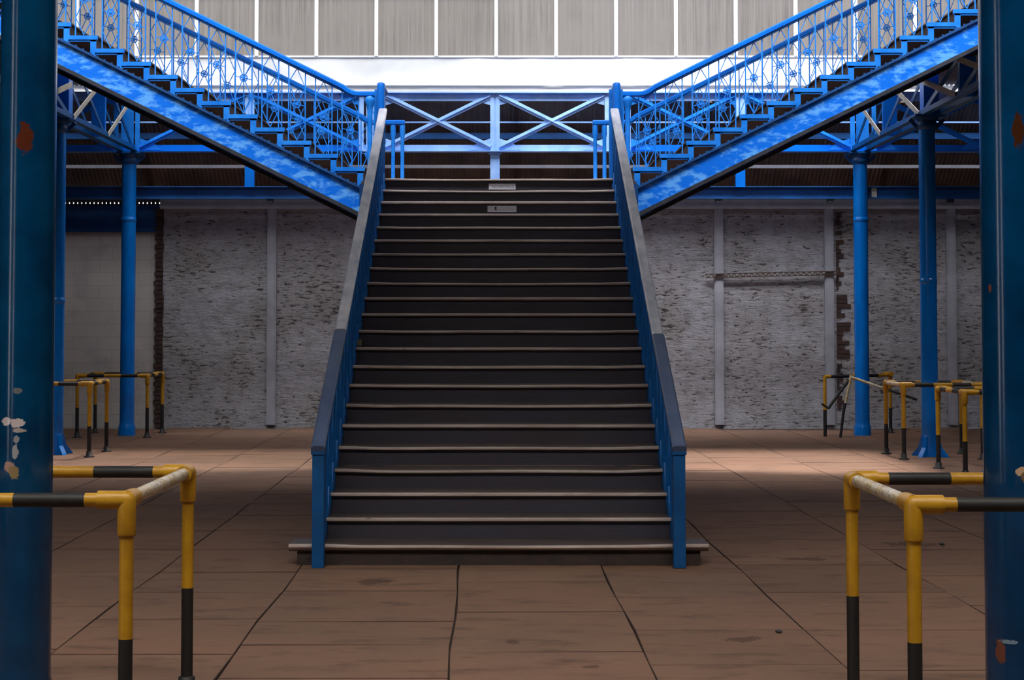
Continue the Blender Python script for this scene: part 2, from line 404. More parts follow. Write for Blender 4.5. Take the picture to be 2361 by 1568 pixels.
# ---------- lean-to roof behind the truss (corrugated, seen from below)
def roofz(y): return 5.42 - .8*(y-25.42)
mb = MB(); vs = []; fs = []; n = int(20.3/.0117)
for k in range(n+1):
    x = -10.15 + k*.0117; dz = .017*math.cos(2*PI*x/.07)
    for y in (25.55, YW+.12): vs.append((x, y, roofz(y)+dz+.06))
for k in range(n): fs.append((2*k, 2*k+1, 2*k+3, 2*k+2))
mb.add(vs, fs, 0, True)
struct(mb.build('ceiling', 'corr'))
def purl(name, y, w, h, mat, lab, cat='beam', xs=(-10,10), drop=0):
    z = roofz(y) - .055 - w*.85
    return tag(MB().box(xs[0], xs[1], y-w/2, y+w/2, z-h, z).build(name, mat), lab, cat)
purl('purlin', 25.79, .03, .025, 'blue_pale', 'thin light blue rod running full width under the lean-to roof, topmost of its bars')
purl('purlin', 25.95, .08, .10, 'blue_navy', 'dark blue roof beam crossing behind the X braces of the pale truss')
purl('purlin', 26.55, .06, .05, 'white_rail', 'white horizontal rail under the lean-to roof, seen just above the top stair')
for k in range(-3, 4):
    x = XC + k*3.1 + .35
    a = (x, 25.5, roofz(25.5)-.03); b = (x, 27.15, roofz(27.15)-.03)
    tag(MB().bar(a, b, .07, .045).build('rafter', 'timber'),
        ['brown timber rafter behind the left foreground column','brown timber rafter left of the left rear column, under the lean-to roof','brown timber rafter behind the left stair flight, under the lean-to roof',
         'brown timber rafter just right of the middle truss post','brown timber rafter behind the right stair flight, under the lean-to roof','brown timber rafter right of the right rear column, in the dark',
         'brown timber rafter behind the right foreground column'][k+3], 'rafter', 'rafters of the lean-to roof')

# ---------- clerestory above the truss
YF = 25.62
mb = MB(); vs = []; fs = []; nx = 160; nz = 8   # slightly buckled sheet
for j in range(nz+1):
    for k in range(nx+1):
        x = -10.1 + 20.2*k/nx; z = 5.50 + (6.08-5.50)*j/nz
        y = YF + (.045*noise.noise(Vector((x*1.6, z*2.5, 0))) + .025*noise.noise(Vector((x*3.3, z*4, 3))))*math.sin(PI*j/nz)
        vs.append((x,y,z)); 
for j in range(nz):
    for k in range(nx): q = j*(nx+1)+k; fs.append((q,q+1,q+nx+2,q+nx+1))
mb.add(vs, fs, 0, True)
mb.box(-10.1,10.1,YF-.03,YF+.03,5.40,5.50); mb.box(-10.1,10.1,YF-.045,YF,5.60,5.625); mb.box(-10.1,10.1,YF-.02,YF+.06,6.06,6.09)
mb.box(-10.1,10.1,YF+.03,YF+.06,5.42,6.08)
struct(mb.build('trim_%d' % i, 'fascia')); i += 1
# ribbed glazing, one window per bay between bars
sc = 3676/25.66
bars = [(1144 + 138.8*k - 1150)/sc for k in range(-10, 11)]
wn = 1
for k in range(len(bars)-1):
    a, b = bars[k], bars[k+1]; m = MB(); vs = []; fs = []; nn = 80
    for q in range(nn+1):
        x = a+.02 + (b-a-.04)*q/nn; dy = .010*(abs((q*9/nn*2) % 2 - 1)) + .006*math.sin(q*2.4)
        for z in (6.09, 7.15): vs.append((x, YF+.03+dy, z))
    for q in range(nn): fs.append((2*q,2*q+2,2*q+3,2*q+1))
    m.add(vs, fs, 0, True)
    w = struct(m.build('window_%d' % wn, 'clere')); wn += 1
    MB().box(a-.028, a+.028, YF-.03, YF+.05, 6.08, 7.15).build('window_bar', 'mullion', w)

# ---------- main roof: unseen, solid and glass strips laid out to shape the light
def roof(n, x0, x1, y0, y1, mat): struct(MB().box(x0,x1,y0,y1,8.5,8.6 if mat == 'darkwall' else 8.52).build('ceiling.%03d' % n, mat))
roof(1,-10.3,10.3,-7.4,1.6,'darkwall')
roof(2,-10.3,10.3,1.6,4.6,'roofdim')
roof(3,-10.3,10.3,4.6,14.6,'darkwall')
roof(4,-10.3,10.3,14.6,17.2,'roofclear')
# unseen saw-tooth slope added to block the back sun, open towards the viewer
struct(MB().bar((0,17.22,8.55),(0,15.80,11.05),20.6,.08,(1,0,0) if False else (0,1,.5)).build('ceiling.014','darkwall'))
for s_ in (-1,1):
    for q_,(ya,yb,xa_) in enumerate(((7.6,17.7,5.98),(17.7,20.9,8.6),(20.9,25.15,5.98))):
        m_ = MB(); vs_ = []; fs_ = []; n_ = int((10.1-xa_)/.0117)
        for k_ in range(n_+1):
            x_ = s_*(xa_+k_*.0117); dz_ = .016*math.cos(2*PI*x_/.07)
            for y_ in (ya,yb): vs_.append((x_,y_,5.52+dz_+.02*(abs(x_)-6)))
        for k_ in range(n_): fs_.append((2*k_,2*k_+1,2*k_+3,2*k_+2))
        m_.add(vs_,fs_,0,True); struct(m_.build('ceiling.%03d' % (20+q_+(s_+1)*2), 'corr'))
roof(5,-10.3,10.3,17.2,21.8,'darkwall')
for n_, xa_, xb_, mt_ in ((6,0,10.3,'roofclear'),(7,-10.3,0,'roofglass')):
    struct(MB().prismx([(21.8,8.5),(25.75,7.16),(25.75,7.18),(21.8,8.52)], xa_, xb_).build('ceiling.%03d' % n_, mt_))

# ------------------------------------------------------------------ cross truss at YB
def build_truss():
    ZB, ZT = 4.49, 5.42
    t = thing('lattice_truss', 'long pale blue steel truss of crossed braces spanning behind the top of the stairs', 'truss', (XC, YB, ZB))
    # chords as angles: face plate + horizontal shelf
    MB().box(-10, 10, YB-.02, YB, ZT-.13, ZT-.01).box(-10, 10, YB-.10, YB+.10, ZT-.012, ZT+.008).build('top_chord', 'blue_pale', t)
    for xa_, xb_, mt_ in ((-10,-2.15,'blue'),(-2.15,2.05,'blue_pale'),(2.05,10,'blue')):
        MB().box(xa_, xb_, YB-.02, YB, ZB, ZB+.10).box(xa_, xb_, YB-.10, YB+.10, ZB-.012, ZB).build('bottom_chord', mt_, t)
    def T(m, a, b, w):   # brace: flat with a raised rib down the middle
        m.bar(a, b, .014, w, (0,0,1)) if False else None
        a = Vector(a); b = Vector(b); d = (b-a).normalized(); nrm = Vector((-d.z,0,d.x))
        m.bar(a, b, .014, w, nrm); m.bar(a+Vector((0,-.02,0)), b+Vector((0,-.02,0)), .03, .014, nrm)
    for k in range(-5, 6):
        x = XC + k*3.89/2
        if k % 2 == 0:      # slim vertical over a post
            m = MB(); m.box(x-.075,x-.015,YB-.045,YB-.03,ZB,ZT); m.box(x+.015,x+.075,YB-.045,YB-.03,ZB,ZT); m.box(x-.015,x+.015,YB-.03,YB+.04,ZB,ZT)
            m.build('vertical', 'blue_pale', t)
        else:
            m = MB()
            for s in (-1,1):
                m.box(x+s*.17-.035,x+s*.17+.035,YB-.05,YB-.03,ZB,ZT); m.box(x+s*.17-.008,x+s*.17+.008,YB-.03,YB+.06,ZB,ZT)
            m.box(x-.10,x+.10,YB+.0,YB+.02,ZB,ZT)
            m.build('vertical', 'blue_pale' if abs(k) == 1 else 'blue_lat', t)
    for k in range(-5, 5):
        e = [(.21 if (k+j) % 2 else .07) for j in (0,1)]
        xa = XC + k*1.945 + e[0]; xb = XC + (k+1)*1.945 - e[1]
        for (za, zb), off in (((ZB+.06, ZT-.05), -.035), ((ZT-.05, ZB+.06), -.05)):
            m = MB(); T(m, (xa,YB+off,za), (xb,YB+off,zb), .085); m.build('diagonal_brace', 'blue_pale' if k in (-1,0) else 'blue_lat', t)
        for x, s in ((xa,1),(xb,-1)):
            for z, q in ((ZB+.02,1),(ZT-.02,-1)):
                m = MB(); pts = [(x,z),(x+s*.34,z),(x+s*.2,z+q*.12),(x,z+q*.18)]
                m.prism(pts if s*q > 0 else pts[::-1], YB-.03, YB-.022)
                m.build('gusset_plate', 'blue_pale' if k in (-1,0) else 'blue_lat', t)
    # posts carrying down to the wall beam
    for k in (-4,-2,0,2,4):
        x = XC + k*1.945
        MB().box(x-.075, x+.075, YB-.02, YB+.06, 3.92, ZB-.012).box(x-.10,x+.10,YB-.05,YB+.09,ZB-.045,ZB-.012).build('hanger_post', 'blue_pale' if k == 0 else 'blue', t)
build_truss()
b = thing('plate_beam', 'dark blue plate beam running along just above the top of the whitewashed wall', 'beam', (0, YB+.1, 3.74))
MB().box(-10, 10, YB+.08, YB+.10, 3.76, 3.92).box(-10,10,YB,YB+.12,3.735,3.76).box(-10,10,YB,YB+.12,3.92,3.935).build('web', 'blue_navy', b)
for px in (623,1656,1914,2190):
    X = (px-1150)/145.; MB().box(X-.05, X+.05, YB+.02, YB+.12, 3.68, 3.735).build('clip', 'flange', b)
MB().box((2008-1150)/145.,(2020-1150)/145.,YB+.04,YB+.075,3.76,3.93).build('end_plate', 'strap', b)

# ------------------------------------------------------------------ columns
def foot(m, cx, cy, r):
    for k in range(4):
        a = PI/4 + k*PI/2; d = Vector((math.cos(a), math.sin(a))); s = Vector((-d.y, d.x))
        prof = [(r*.7,.34),(r+.01,.26),(r+.05,.12),(r+.13,.03),(r+.15,.0),(r*.5,0)]
        vs = []
        for w in (-1,1):
            for q, z in prof:
                ww = w*(.028 + .035*max(0,(.14-z)))
                vs.append((cx+d.x*q+s.x*ww, cy+d.y*q+s.y*ww, z))
        n = len(prof)
        m.add(vs, [tuple(range(n)), tuple(range(n,2*n))[::-1]]+[(i,(i+1)%n,(i+1)%n+n,i+n) for i in range(n)])
def column(x, y, r, h, label, feet=True, mat='col', cap=True, joint=None, sides=36):
    t = thing('iron_column', label, 'column', (x, y, 0), 'blue iron columns')
    prof = [(r,0),(r,.05)] if feet else [(r+.02,0),(r+.02,.12),(r+.008,.16),(r,.2)]
    prof += [(r,prof[-1][1]+.02),(r,1.0)]
    if joint: prof += [(r,joint-.05),(r,joint-.03),(r+.006,joint-.024),(r+.006,joint+.024),(r,joint+.03),(r,joint+.05)]
    prof += [(r*.985, h-.3),(r*.985, h)]
    MB().lathe(prof, x, y, sides).build('shaft', mat, t)
    if feet:
        m = MB(); foot(m, x, y, r); m.build('base_foot', mat, t)
    if cap:
        m = MB(); m.lathe([(r,h-.16),(r+.035,h-.12),(r+.035,h-.08),(r+.01,h-.05),(r+.05,h-.02),(r+.05,h)], x, y, 28)
        m.box(x-r-.09,x+r+.09,y-r-.09,y+r+.09,h-.0,h+.03)
        for sx in (-1,1): m.bar((x+sx*(r+.0),y,h-.14),(x+sx*(r+.12),y,h-.02),.05,.03,(0,1,0))
        m.build('capital', 'blue_dk', t)
    return t
YR = YB
column(-5.86, YR, .113, 4.44, 'rear blue iron column standing left, inside the far yellow guard by the blockwork wall', joint=3.4, feet=False)
column( 5.73, YR, .113, 4.44, 'rear blue iron column standing right, beside the bent yellow guard', joint=3.4, feet=False)
column(-5.92, 21.35, .104, 4.46, 'bright blue iron column half hidden by the left foreground column', joint=2.05)
column( 5.66, 21.0, .108, 4.46, 'bright blue iron column with splayed feet inside the right middle guard', joint=2.3)
column( 5.84, 18.55, .10, 4.44, 'blue iron column hidden behind the right foreground column')
def on_front(cx, cy, r, lst):
    return [((x, cy-math.sqrt(max(0, r*r-(x-cx)**2)), z), a, b, c) for x, z, a, b, c in lst]
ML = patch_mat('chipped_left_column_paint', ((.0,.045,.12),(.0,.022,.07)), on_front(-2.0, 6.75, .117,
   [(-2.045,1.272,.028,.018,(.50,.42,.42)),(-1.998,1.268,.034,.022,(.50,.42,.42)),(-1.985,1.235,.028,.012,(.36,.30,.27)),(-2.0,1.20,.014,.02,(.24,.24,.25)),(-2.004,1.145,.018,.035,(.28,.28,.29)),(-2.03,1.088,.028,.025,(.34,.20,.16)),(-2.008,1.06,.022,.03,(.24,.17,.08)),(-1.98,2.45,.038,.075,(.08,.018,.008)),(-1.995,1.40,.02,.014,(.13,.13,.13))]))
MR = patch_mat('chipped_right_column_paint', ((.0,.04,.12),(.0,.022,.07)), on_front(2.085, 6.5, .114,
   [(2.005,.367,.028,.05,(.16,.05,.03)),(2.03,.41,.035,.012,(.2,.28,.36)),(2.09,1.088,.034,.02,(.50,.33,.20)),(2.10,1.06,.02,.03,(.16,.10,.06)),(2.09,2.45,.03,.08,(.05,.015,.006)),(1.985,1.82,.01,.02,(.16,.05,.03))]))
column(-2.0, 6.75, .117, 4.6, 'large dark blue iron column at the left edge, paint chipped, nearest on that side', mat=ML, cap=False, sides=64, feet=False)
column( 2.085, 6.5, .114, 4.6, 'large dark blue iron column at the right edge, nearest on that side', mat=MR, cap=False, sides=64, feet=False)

# ------------------------------------------------------------------ side lattice girders running towards the viewer
def side_girder(x, sgn, y0, label, joints):
    t = thing('lattice_girder', label, 'girder', (x, YB, 4.49), 'lattice girders along the columns')
    zb, zt = 4.49, 5.40
    for off, nm in ((-.11,'inner'),(.11,'outer')):
        xx = x+off
        MB().box(xx-.012,xx+.012,y0,YB-.12,zb,zb+.07).box(xx-.045,xx+.045,y0,YB-.12,zb-.012,zb).build('bottom_chord', 'blue_dk', t)
        MB().box(xx-.012,xx+.012,20.75,YB-.12,zt-.07,zt).box(xx-.045,xx+.045,20.75,YB-.12,zt,zt+.012).build('top_chord', 'blue_dk', t)
    ys = joints
    for q in range(len(ys)-1):
        a, b = ys[q], ys[q+1]
        top = zt if a > 20.7 else 4.98
        MB().bar((x-sgn*.128, a+.06, zb+.03), (x-sgn*.128, b-.06, top-.03), .075, .01, (1,0,0)).build('diagonal_strap', 'strap', t, label='pale grey diagonal strap')
        MB().bar((x+sgn*.10, a+.06, top-.03), (x+sgn*.10, b-.06, zb+.03), .07, .012, (1,0,0)).build('diagonal_strap', 'blue_dk', t)
        MB().bar((x-sgn*.10, a+.06, top-.03), (x-sgn*.10, b-.06, zb+.03), .07, .012, (1,0,0)).build('diagonal_strap', 'blue_dk', t)
    for a in ys[1:-1]:
        top = zt if a > 20.7 else 4.98
        w = .10 if abs(a-21.2) < .4 else .035
        MB().box(x-.10,x+.10,a-w,a+w,zb,top).build('vertical', 'blue', t)
    return t
side_girder(-5.86, -1, 16.5, 'blue lattice girder with pale straps, behind the left side flight', [16.5,18.1,19.7,21.35,23.25,25.05])
side_girder( 5.70,  1, 16.5, 'blue lattice girder with pale straps, behind the right side flight', [16.5,17.7,19.3,21.0,23.15,25.05])

# ------------------------------------------------------------------ main staircase
st = thing('main_staircase', 'wide central flight of dark worn wooden steps rising from the stone floor', 'staircase', (0, Y1, 0))
rr = random.Random(5)
for k in range(1, N+1):
    y = Y1 + (k-1)*STEP_G; z = k*STEP_R
    W = 1.245 if k > 1 else 1.475
    t = .036 if k > 1 else .05
    wear = rr.uniform(.004,.011) if rr.random() < .75 else .001
    yb = y+STEP_G+.03 if k < N else y+.35
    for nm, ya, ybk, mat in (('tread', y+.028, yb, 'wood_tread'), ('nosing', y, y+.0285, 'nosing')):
        m = MB(); vs = []; fs = []; nx = 28
        def pr(w):
            if nm == 'tread': return [(ya,-t),(ya,-w),(ybk,0),(ybk,-t)]
            return [(ya+.006,-.026-w*.6),(ya,-.020-w*.6),(ya,-.008-w),(ya+.008,-w),(ybk,-w),(ybk,-t+.008)]
        for q in range(nx+1):
            x = -W+2*W*q/nx; u = min(1, (1-abs(x)/1.25)/.3) if abs(x) < 1.25 else 0
            w = wear*(u*u*(3-2*u))*(1+.25*math.sin(x*4+k)) 
            for yy, zz in pr(w): vs.append((x, yy, z+zz))
        c = len(pr(0))
        for q in range(nx):
            for j in range(c): fs.append((q*c+j, q*c+(j+1)%c, (q+1)*c+(j+1)%c, (q+1)*c+j))
        fs += [tuple(range(c)), tuple(range(nx*c, nx*c+c))[::-1]]
        m.add(vs, fs)
        o = m.build(nm, mat, st if nm == 'tread' else tr)
        if nm == 'tread': tr = o
        elif k in (6,9,15,20): pass
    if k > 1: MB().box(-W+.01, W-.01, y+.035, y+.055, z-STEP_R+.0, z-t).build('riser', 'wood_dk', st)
m = MB(); m.box(-1.42,1.42,Y1+.05,Y1+.36,0,.10); m.box(-1.40,1.40,Y1+.04,Y1+.3,0,.03)
m.build('plinth', 'plinth', st)
for s in (-1,1):
    sl = STEP_R/STEP_G; x = s*1.252
    poly = [(Y1+.12,0),(Y1+.12,.17),(YTOP+.1,ZL-.02),(YTOP+.1,ZL-.34),(Y1+.75,0)]
    MB().prismx(poly, x-.018, x+.018).build('stringer', 'blue_dk', st)

# labels on two risers
def riser_sign(px0, px1, py0, py1, k, label, text, mark):
    y = Y1+(k-1)*STEP_G+.034; s = 3676/y
    xa, xb = (px0-1150)/s, (px1-1150)/s; za, zb = ZC+(762-py1)/s, ZC+(762-py0)/s
    t = thing('step_sign', label, 'sign', ((xa+xb)/2, y, za))
    MB().box(xa, xb, y-.006, y, za, zb).build('plate', 'plate', t)
    if text:
        cu = bpy.data.curves.new('lettering', 'FONT'); cu.body = text; cu.size = (zb-za)*.62; cu.align_x = 'CENTER'; cu.align_y = 'CENTER'; cu.extrude = .0008
        cu.materials.append(M['inkp'])
        o = bpy.data.objects.new('lettering', cu); C.objects.link(o)
        dg = bpy.context.evaluated_depsgraph_get(); me = bpy.data.meshes.new_from_object(o.evaluated_get(dg)); bpy.data.objects.remove(o)
        w = max(v.co.x for v in me.vertices)-min(v.co.x for v in me.vertices)
        o = bpy.data.objects.new('lettering', me); C.objects.link(o); o.parent = t; o.matrix_parent_inverse = parent_world(t).inverted()
        if not me.materials: me.materials.append(M['inkp'])
        o.location = ((xa+xb)/2+.01, y-.0068, (za+zb)/2-.006); o.rotation_euler = (PI/2,0,0); o.scale = (.80*(xb-xa)/w,1,1)
    if mark:
        s1 = zb-za; mx = xa+.28*(xb-xa); m = MB()
        m.lathe([(.0,-.0008),(.13*s1,-.0008),(.13*s1,.0008),(0,.0008)], 0, 0, 16)
        vs = [(mx+v[0], y-.0068, zb-.30*s1+v[1]) for v in m.v]; m.v = vs
        m.box(mx-.17*s1, mx-.07*s1, y-.008, y-.006, za+.22*s1, za+.62*s1); m.box(mx-.09*s1, mx+.12*s1, y-.008, y-.006, za+.42*s1, za+.56*s1)
        m.box(mx+.05*s1, mx+.15*s1, y-.008, y-.006, za+.22*s1, za+.46*s1)
        m.build('pictogram', 'ink', t)
        MB().box(mx+.3*s1, xb-.12*(xb-xa), y-.0075, y-.006, za+.22*s1, za+.26*s1).build('underline', 'inkp', t)
riser_sign(1127, 1189, 423, 436.5, 22, 'small white label reading NO SMOKING on the topmost riser of the stairs', 'NO SMOKING', False)
riser_sign(1124, 1191, 474, 488.5, 20, 'small white label with a dark pictogram on the riser two steps below the top', '', True)

# landing
ld = thing('landing', 'dark timber landing deck joining the central stairs to both side flights', 'landing', (0, YTOP, ZL))
MB().box(-1.53, 1.53, YTOP+.34, 20.75, ZL-.05, ZL-.002).build('deck', 'wood_tread', ld)
MB().box(-1.53, 1.53, YTOP+.12, YTOP+.2, ZL-.35, ZL-.05).build('edge_beam', 'blue_navy', ld); MB().box(-1.53, 1.53, 20.6, 20.7, ZL-.35, ZL-.05).build('edge_beam', 'blue_navy', ld)
for s in (-1,1): MB().box(s*1.4-.06, s*1.4+.06, 20.4, 20.52, 0, ZL-.05).build('support_post', 'blue_dk', ld)
for s in (-1,1): MB().box(s*1.34-.06, s*1.34+.06, YTOP+.2, YTOP+.32, 0, ZL-.05).build('support_post', 'blue_dk', ld)

# ------------------------------------------------------------------ lattice balustrade panel
def panel_mesh(h, slope, wx=.095, t=.013, d=.013):
    m = MB()
    for s in (-1,1): m.box(s*wx-t/2, s*wx+t/2, -d/2, d/2, -.0, h+slope*s*wx)
    def P(x, f): return (x, 0, f*h + slope*x*f)
    pts = [P(0,1),P(1,0),P(0,0)]
    for s in (-1,1):
        seq = [P(0,.985), P(s*wx,.76), P(0,.5), P(s*wx,.24), P(0,.015)]
        for a, b in zip(seq, seq[1:]): m.bar(a, b, t*.7, d*.7, (0,1,0))
    m.bar(P(-wx,.5), P(wx,.5), t*.6, d*.6, (0,1,0))
    ros = MB(); c = P(0,.5)
    for k in range(10):
        a0 = 2*PI*k/10; a1 = 2*PI*(k+1)/10
        ros.bar((c[0]+.042*math.cos(a0), 0, c[2]+.042*math.sin(a0)), (c[0]+.042*math.cos(a1), 0, c[2]+.042*math.sin(a1)), .01, .014, (0,1,0))
        ros.bar(c, (c[0]+.042*math.cos(a0), 0, c[2]+.042*math.sin(a0)), .007, .010, (0,1,0))
    n = 10; vs = [(c[0]+.017*math.cos(2*PI*k/n), y, c[2]+.017*math.sin(2*PI*k/n)) for y in (-.012,.012) for k in range(n)]
    ros.add(vs, [tuple(range(n)), tuple(range(n,2*n))]+[(k,(k+1)%n,(k+1)%n+n,k+n) for k in range(n)])
    return m.mesh('lattice_panel', 'blue_lat'), ros.mesh('rosette', 'blue_lat')
def make_panel(parent, meshes, loc, rz=0):
    p = bpy.data.objects.new('lattice_panel', meshes[0]); C.objects.link(p); p.parent = parent; p.matrix_parent_inverse = parent_world(parent).inverted()
    p.location = loc; p.rotation_euler = (0,0,rz)
    r = bpy.data.objects.new('rosette', meshes[1]); C.objects.link(r); r.parent = p
    return p

def handrail(m, pts, w, h, mi=0):
    """flat-topped moulded rail swept along pts (kept upright)"""
    prof = [(-w/2,-h*.35),(-w/2,h*.25),(-w*.36,h*.5),(w*.36,h*.5),(w/2,h*.25),(w/2,-h*.35),(w*.28,-h*.5),(-w*.28,-h*.5)]
    n = len(prof); pts = [Vector(p) for p in pts]; vs = []
    for i, p in enumerate(pts):
        d = (pts[min(i+1,len(pts)-1)]-pts[max(i-1,0)]).normalized()
        up = Vector((0,0,1)); u = (up-d*up.dot(d)).normalized(); r = d.cross(u)
        vs += [p + r*a + u*b for a, b in prof]
    fs = [(i*n+k, i*n+(k+1)%n, (i+1)*n+(k+1)%n, (i+1)*n+k) for i in range(len(pts)-1) for k in range(n)]
    fs += [tuple(range(n))[::-1], tuple(range(len(vs)-n, len(vs)))]
    m.add(vs, fs, mi); return m

# main stair balustrades
SL = STEP_R/STEP_G
def railz(y): return .875 + (y-11.21)*SL + .0045*(y-11.21)
h_main = railz(Y1+.145) - STEP_R - .02
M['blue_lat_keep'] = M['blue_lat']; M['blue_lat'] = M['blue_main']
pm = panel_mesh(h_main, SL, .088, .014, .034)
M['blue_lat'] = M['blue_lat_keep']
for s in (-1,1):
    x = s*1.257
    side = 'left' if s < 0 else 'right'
    t = thing('stair_balustrade', ['blue iron balustrade up the left side of the central stairs, handrail rubbed bare','blue iron balustrade up the right side of the central stairs, handrail rubbed bare'][s>0], 'balustrade', (x, 11.2, 0), 'balustrades')
    MB().box(x-.042, x+.042, 11.14, 11.225, 0, railz(11.18)-.03).box(x-.05,x+.05,11.13,11.24,railz(11.18)-.075,railz(11.18)-.03).build('newel_post', 'blue_dk', t, bevel=.004)
    ysplit = 12.67 if s < 0 else 12.6
    def cam(y): return .05*math.sin(0)  # straight
    lower = [(x, y, railz(y)) for y in (11.12, 11.9, ysplit)]
    handrail(MB(), lower, .098, .045).build('handrail', 'rail_blue', t, label='scuffed blue lower handrail')
    bow = lambda y: .028*math.sin(PI*min(1,(y-ysplit)/4.65))
    upper = [(x + s*0 - s*0, y, railz(y)+.0) for y in [ysplit+.01 + q*(17.22-ysplit)/10 for q in range(11)]]
    upper[-1] = (x, 17.24, railz(17.22)+.02)
    handrail(MB(), upper, .090, .045).build('handrail', 'rail_worn', t, label='handrail rubbed to bare metal')
    # tall end newel at the landing edge
    xn = s*1.29
    MB().tube([(xn,YTOP+.02,ZL-.1),(xn,YTOP+.02,4.30),(xn,YTOP+.04,4.345)], .044, 16).tube([(xn,YTOP+.03,4.33),(xn,18.02,4.345)], .035, 12).build('newel_post', 'blue', t)
    MB().box(xn-.075,xn+.03 if s<0 else xn+.075,YTOP+.10,YTOP+.18,ZL-.1,4.30).build('newel_post', 'blue_lat', t)
    for k in range(1, N):
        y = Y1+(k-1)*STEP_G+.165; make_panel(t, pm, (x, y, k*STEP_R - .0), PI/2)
    # closing bars in the gaps next to each riser
    for k in range(1, N):
        y = Y1+k*STEP_G+.002
        MB().box(x-.016,x+.016,y-.007,y+.007,(k)*STEP_R,railz(y)-.02).build('baluster', 'blue_dk', t)
    if s < 0:
        for py in (790, 826):
            y = 14.0; z = ZC + (762-py)/(3676/y)
            MB().box(x+.017,x+.05,y-.02,y+.05,z-.028,z+.028).build('tape_band', 'tape', t, label='dull yellow tape band')

# ------------------------------------------------------------------ side flights
YN, YFAR = 18.1, 20.6
X0, G2 = 1.522, .305
S2 = STEP_R/G2
NT = 16
def sz(ax): return 3.276 + (ax-1.576)*S2
def rz2(ax):
    if ax < 1.60: return 4.345
    if ax < 1.78:
        u = (ax-1.60)/.18; return 4.345 + (4.425-4.345)*u*u
    return 4.425 + (ax-1.78)*S2
pf = panel_mesh(rz2(X0+.17+3*G2) - (3.507+3*STEP_R) - .03, S2)
pfL = panel_mesh(rz2(X0+.17+3*G2) - (3.507+3*STEP_R) - .03, -S2)
for s in (-1,1):
    side = 'left' if s < 0 else 'right'
    f = thing('side_stair_flight', 'blue steel side flight climbing away to the %s from the landing' % side, 'staircase', (s*1.5, YN, 3.3), 'side flights')
    def PX(pts): return [(s*a, z) for a, z in pts]
    xe = X0 + NT*G2
    for yy, q in ((YN,1),(YFAR,-1)):
        a0, a1 = 1.50, xe+.1
        m = MB(); m.prism(PX([(a0,sz(a0)-.015),(a1,sz(a1)-.015),(a1,sz(a1)-.29),(a0,sz(a0)-.29)]), yy-.02, yy+.0)
        sg = m.build('stringer', 'blue_str', f)
        m = MB(); m.prism(PX([(a0,sz(a0)+.012),(a1,sz(a1)+.012),(a1,sz(a1)-.018),(a0,sz(a0)-.018)]), yy-.055, yy+.03)
        for j in range(60):
            ax = a0+.05+j*(a1-a0-.1)/60; m.box(s*ax-.011, s*ax+.011, yy-.05, yy-.025, sz(ax)+.005, sz(ax)+.026)
        m.build('top_flange', 'blue_navy', sg)
        m = MB(); m.prism(PX([(a0,sz(a0)-.288),(a1,sz(a1)-.288),(a1,sz(a1)-.335),(a0,sz(a0)-.335)]), yy-.05, yy+.16)
        m.build('bottom_flange', 'flange', sg)
    for k in range(NT):
        z = 3.507 + k*STEP_R; a = X0 + k*G2; b = a + .335
        m = MB(); m.box(min(s*a,s*b), max(s*a,s*b), YN-.03, YFAR+.03, z-.018, z); tr = m.build('tread', 'wood_tread', f)
        m = MB(); m.box(min(s*(a-.0),s*(b+.0)), max(s*(a-.0),s*(b+.0)), YN-.05, YN-.028, z-.048, z-.002); m.box(min(s*(a+.012),s*b), max(s*(a+.012),s*b), YN-.040, YN-.026, z-.07, z-.046)
        m.build('tread_edge', 'blue_lat', tr)
        m = MB(); zb = sz(a+.06); m.box(min(s*(a+.02),s*(a+.085)), max(s*(a+.02),s*(a+.085)), YN-.04, YN-.02, zb-.01, z-.05)
        m.build('bracket', 'blue_lat', tr)
        m = MB(); m.box(min(s*(a+.03),s*(a+.05)), max(s*(a+.03),s*(a+.05)), YN-.02, YFAR+.02, z-STEP_R, z-.018); m.build('riser', 'timber', f)
    z = 3.507+NT*STEP_R
    m = MB(); m.box(min(s*xe,s*(xe+1.6)), max(s*xe,s*(xe+1.6)), YN-.03, YFAR+.03, z-.06, z); m.build('upper_deck', 'wood_tread', f)
    for yy, where, cap in ((YN,'near','thicker'),(YFAR,'far','thinner')):
        t = thing('flight_balustrade', 'blue lattice balustrade with rosettes on the %s side of the %s flight' % (where, side), 'balustrade', (s*1.5, yy, 3.35), 'balustrades')
        aa = [1.22 if where == 'far' else 1.32, 1.5,1.60,1.64,1.68,1.73,1.78,2.4,4.0,xe+.2]
        handrail(MB(), [(s*a, yy, rz2(a)) for a in aa], .085, .06).build('handrail', 'blue', t)
        m = MB(); m.prism(PX([(a, rz2(a)-.038) for a in aa[3:]] + [(a, rz2(a)-.052) for a in aa[3:]][::-1]), yy-.02, yy+.02); m.build('under_rail', 'blue_lat', t)
        for k in range(NT):
            a = X0+.17+k*G2; make_panel(t, pf if s > 0 else pfL, (s*a, yy, 3.507+k*STEP_R))
        for xn in ((1.47,) if where == 'near' else (1.25, 1.37)):
            m = MB()
            m.lathe([(.04,ZL-.02),(.04,ZL+.06),(.026,ZL+.1),(.030 if where=='near' else .024,4.14),(.036,4.2),(.058 if where=='near' else .034,4.26),(.058 if where=='near' else .034,4.30),(.03,4.33)], s*xn, yy, 16)
            m.build('newel_post', 'blue_lat', t)
        # short panel on the landing
        if where == 'near':
            m = MB()
            for xx in (1.36,1.42): m.box(s*xx-.007,s*xx+.007,yy-.007,yy+.007,ZL,4.32)
            m.build('baluster', 'blue_lat', t)
            m = MB(); m.bar((s*1.47,yy,ZL+.05),(s*1.30,yy,3.9),.012,.012).bar((s*1.30,yy,3.9),(s*1.47,yy,4.2),.012,.012); m.build('brace', 'blue_lat', t)

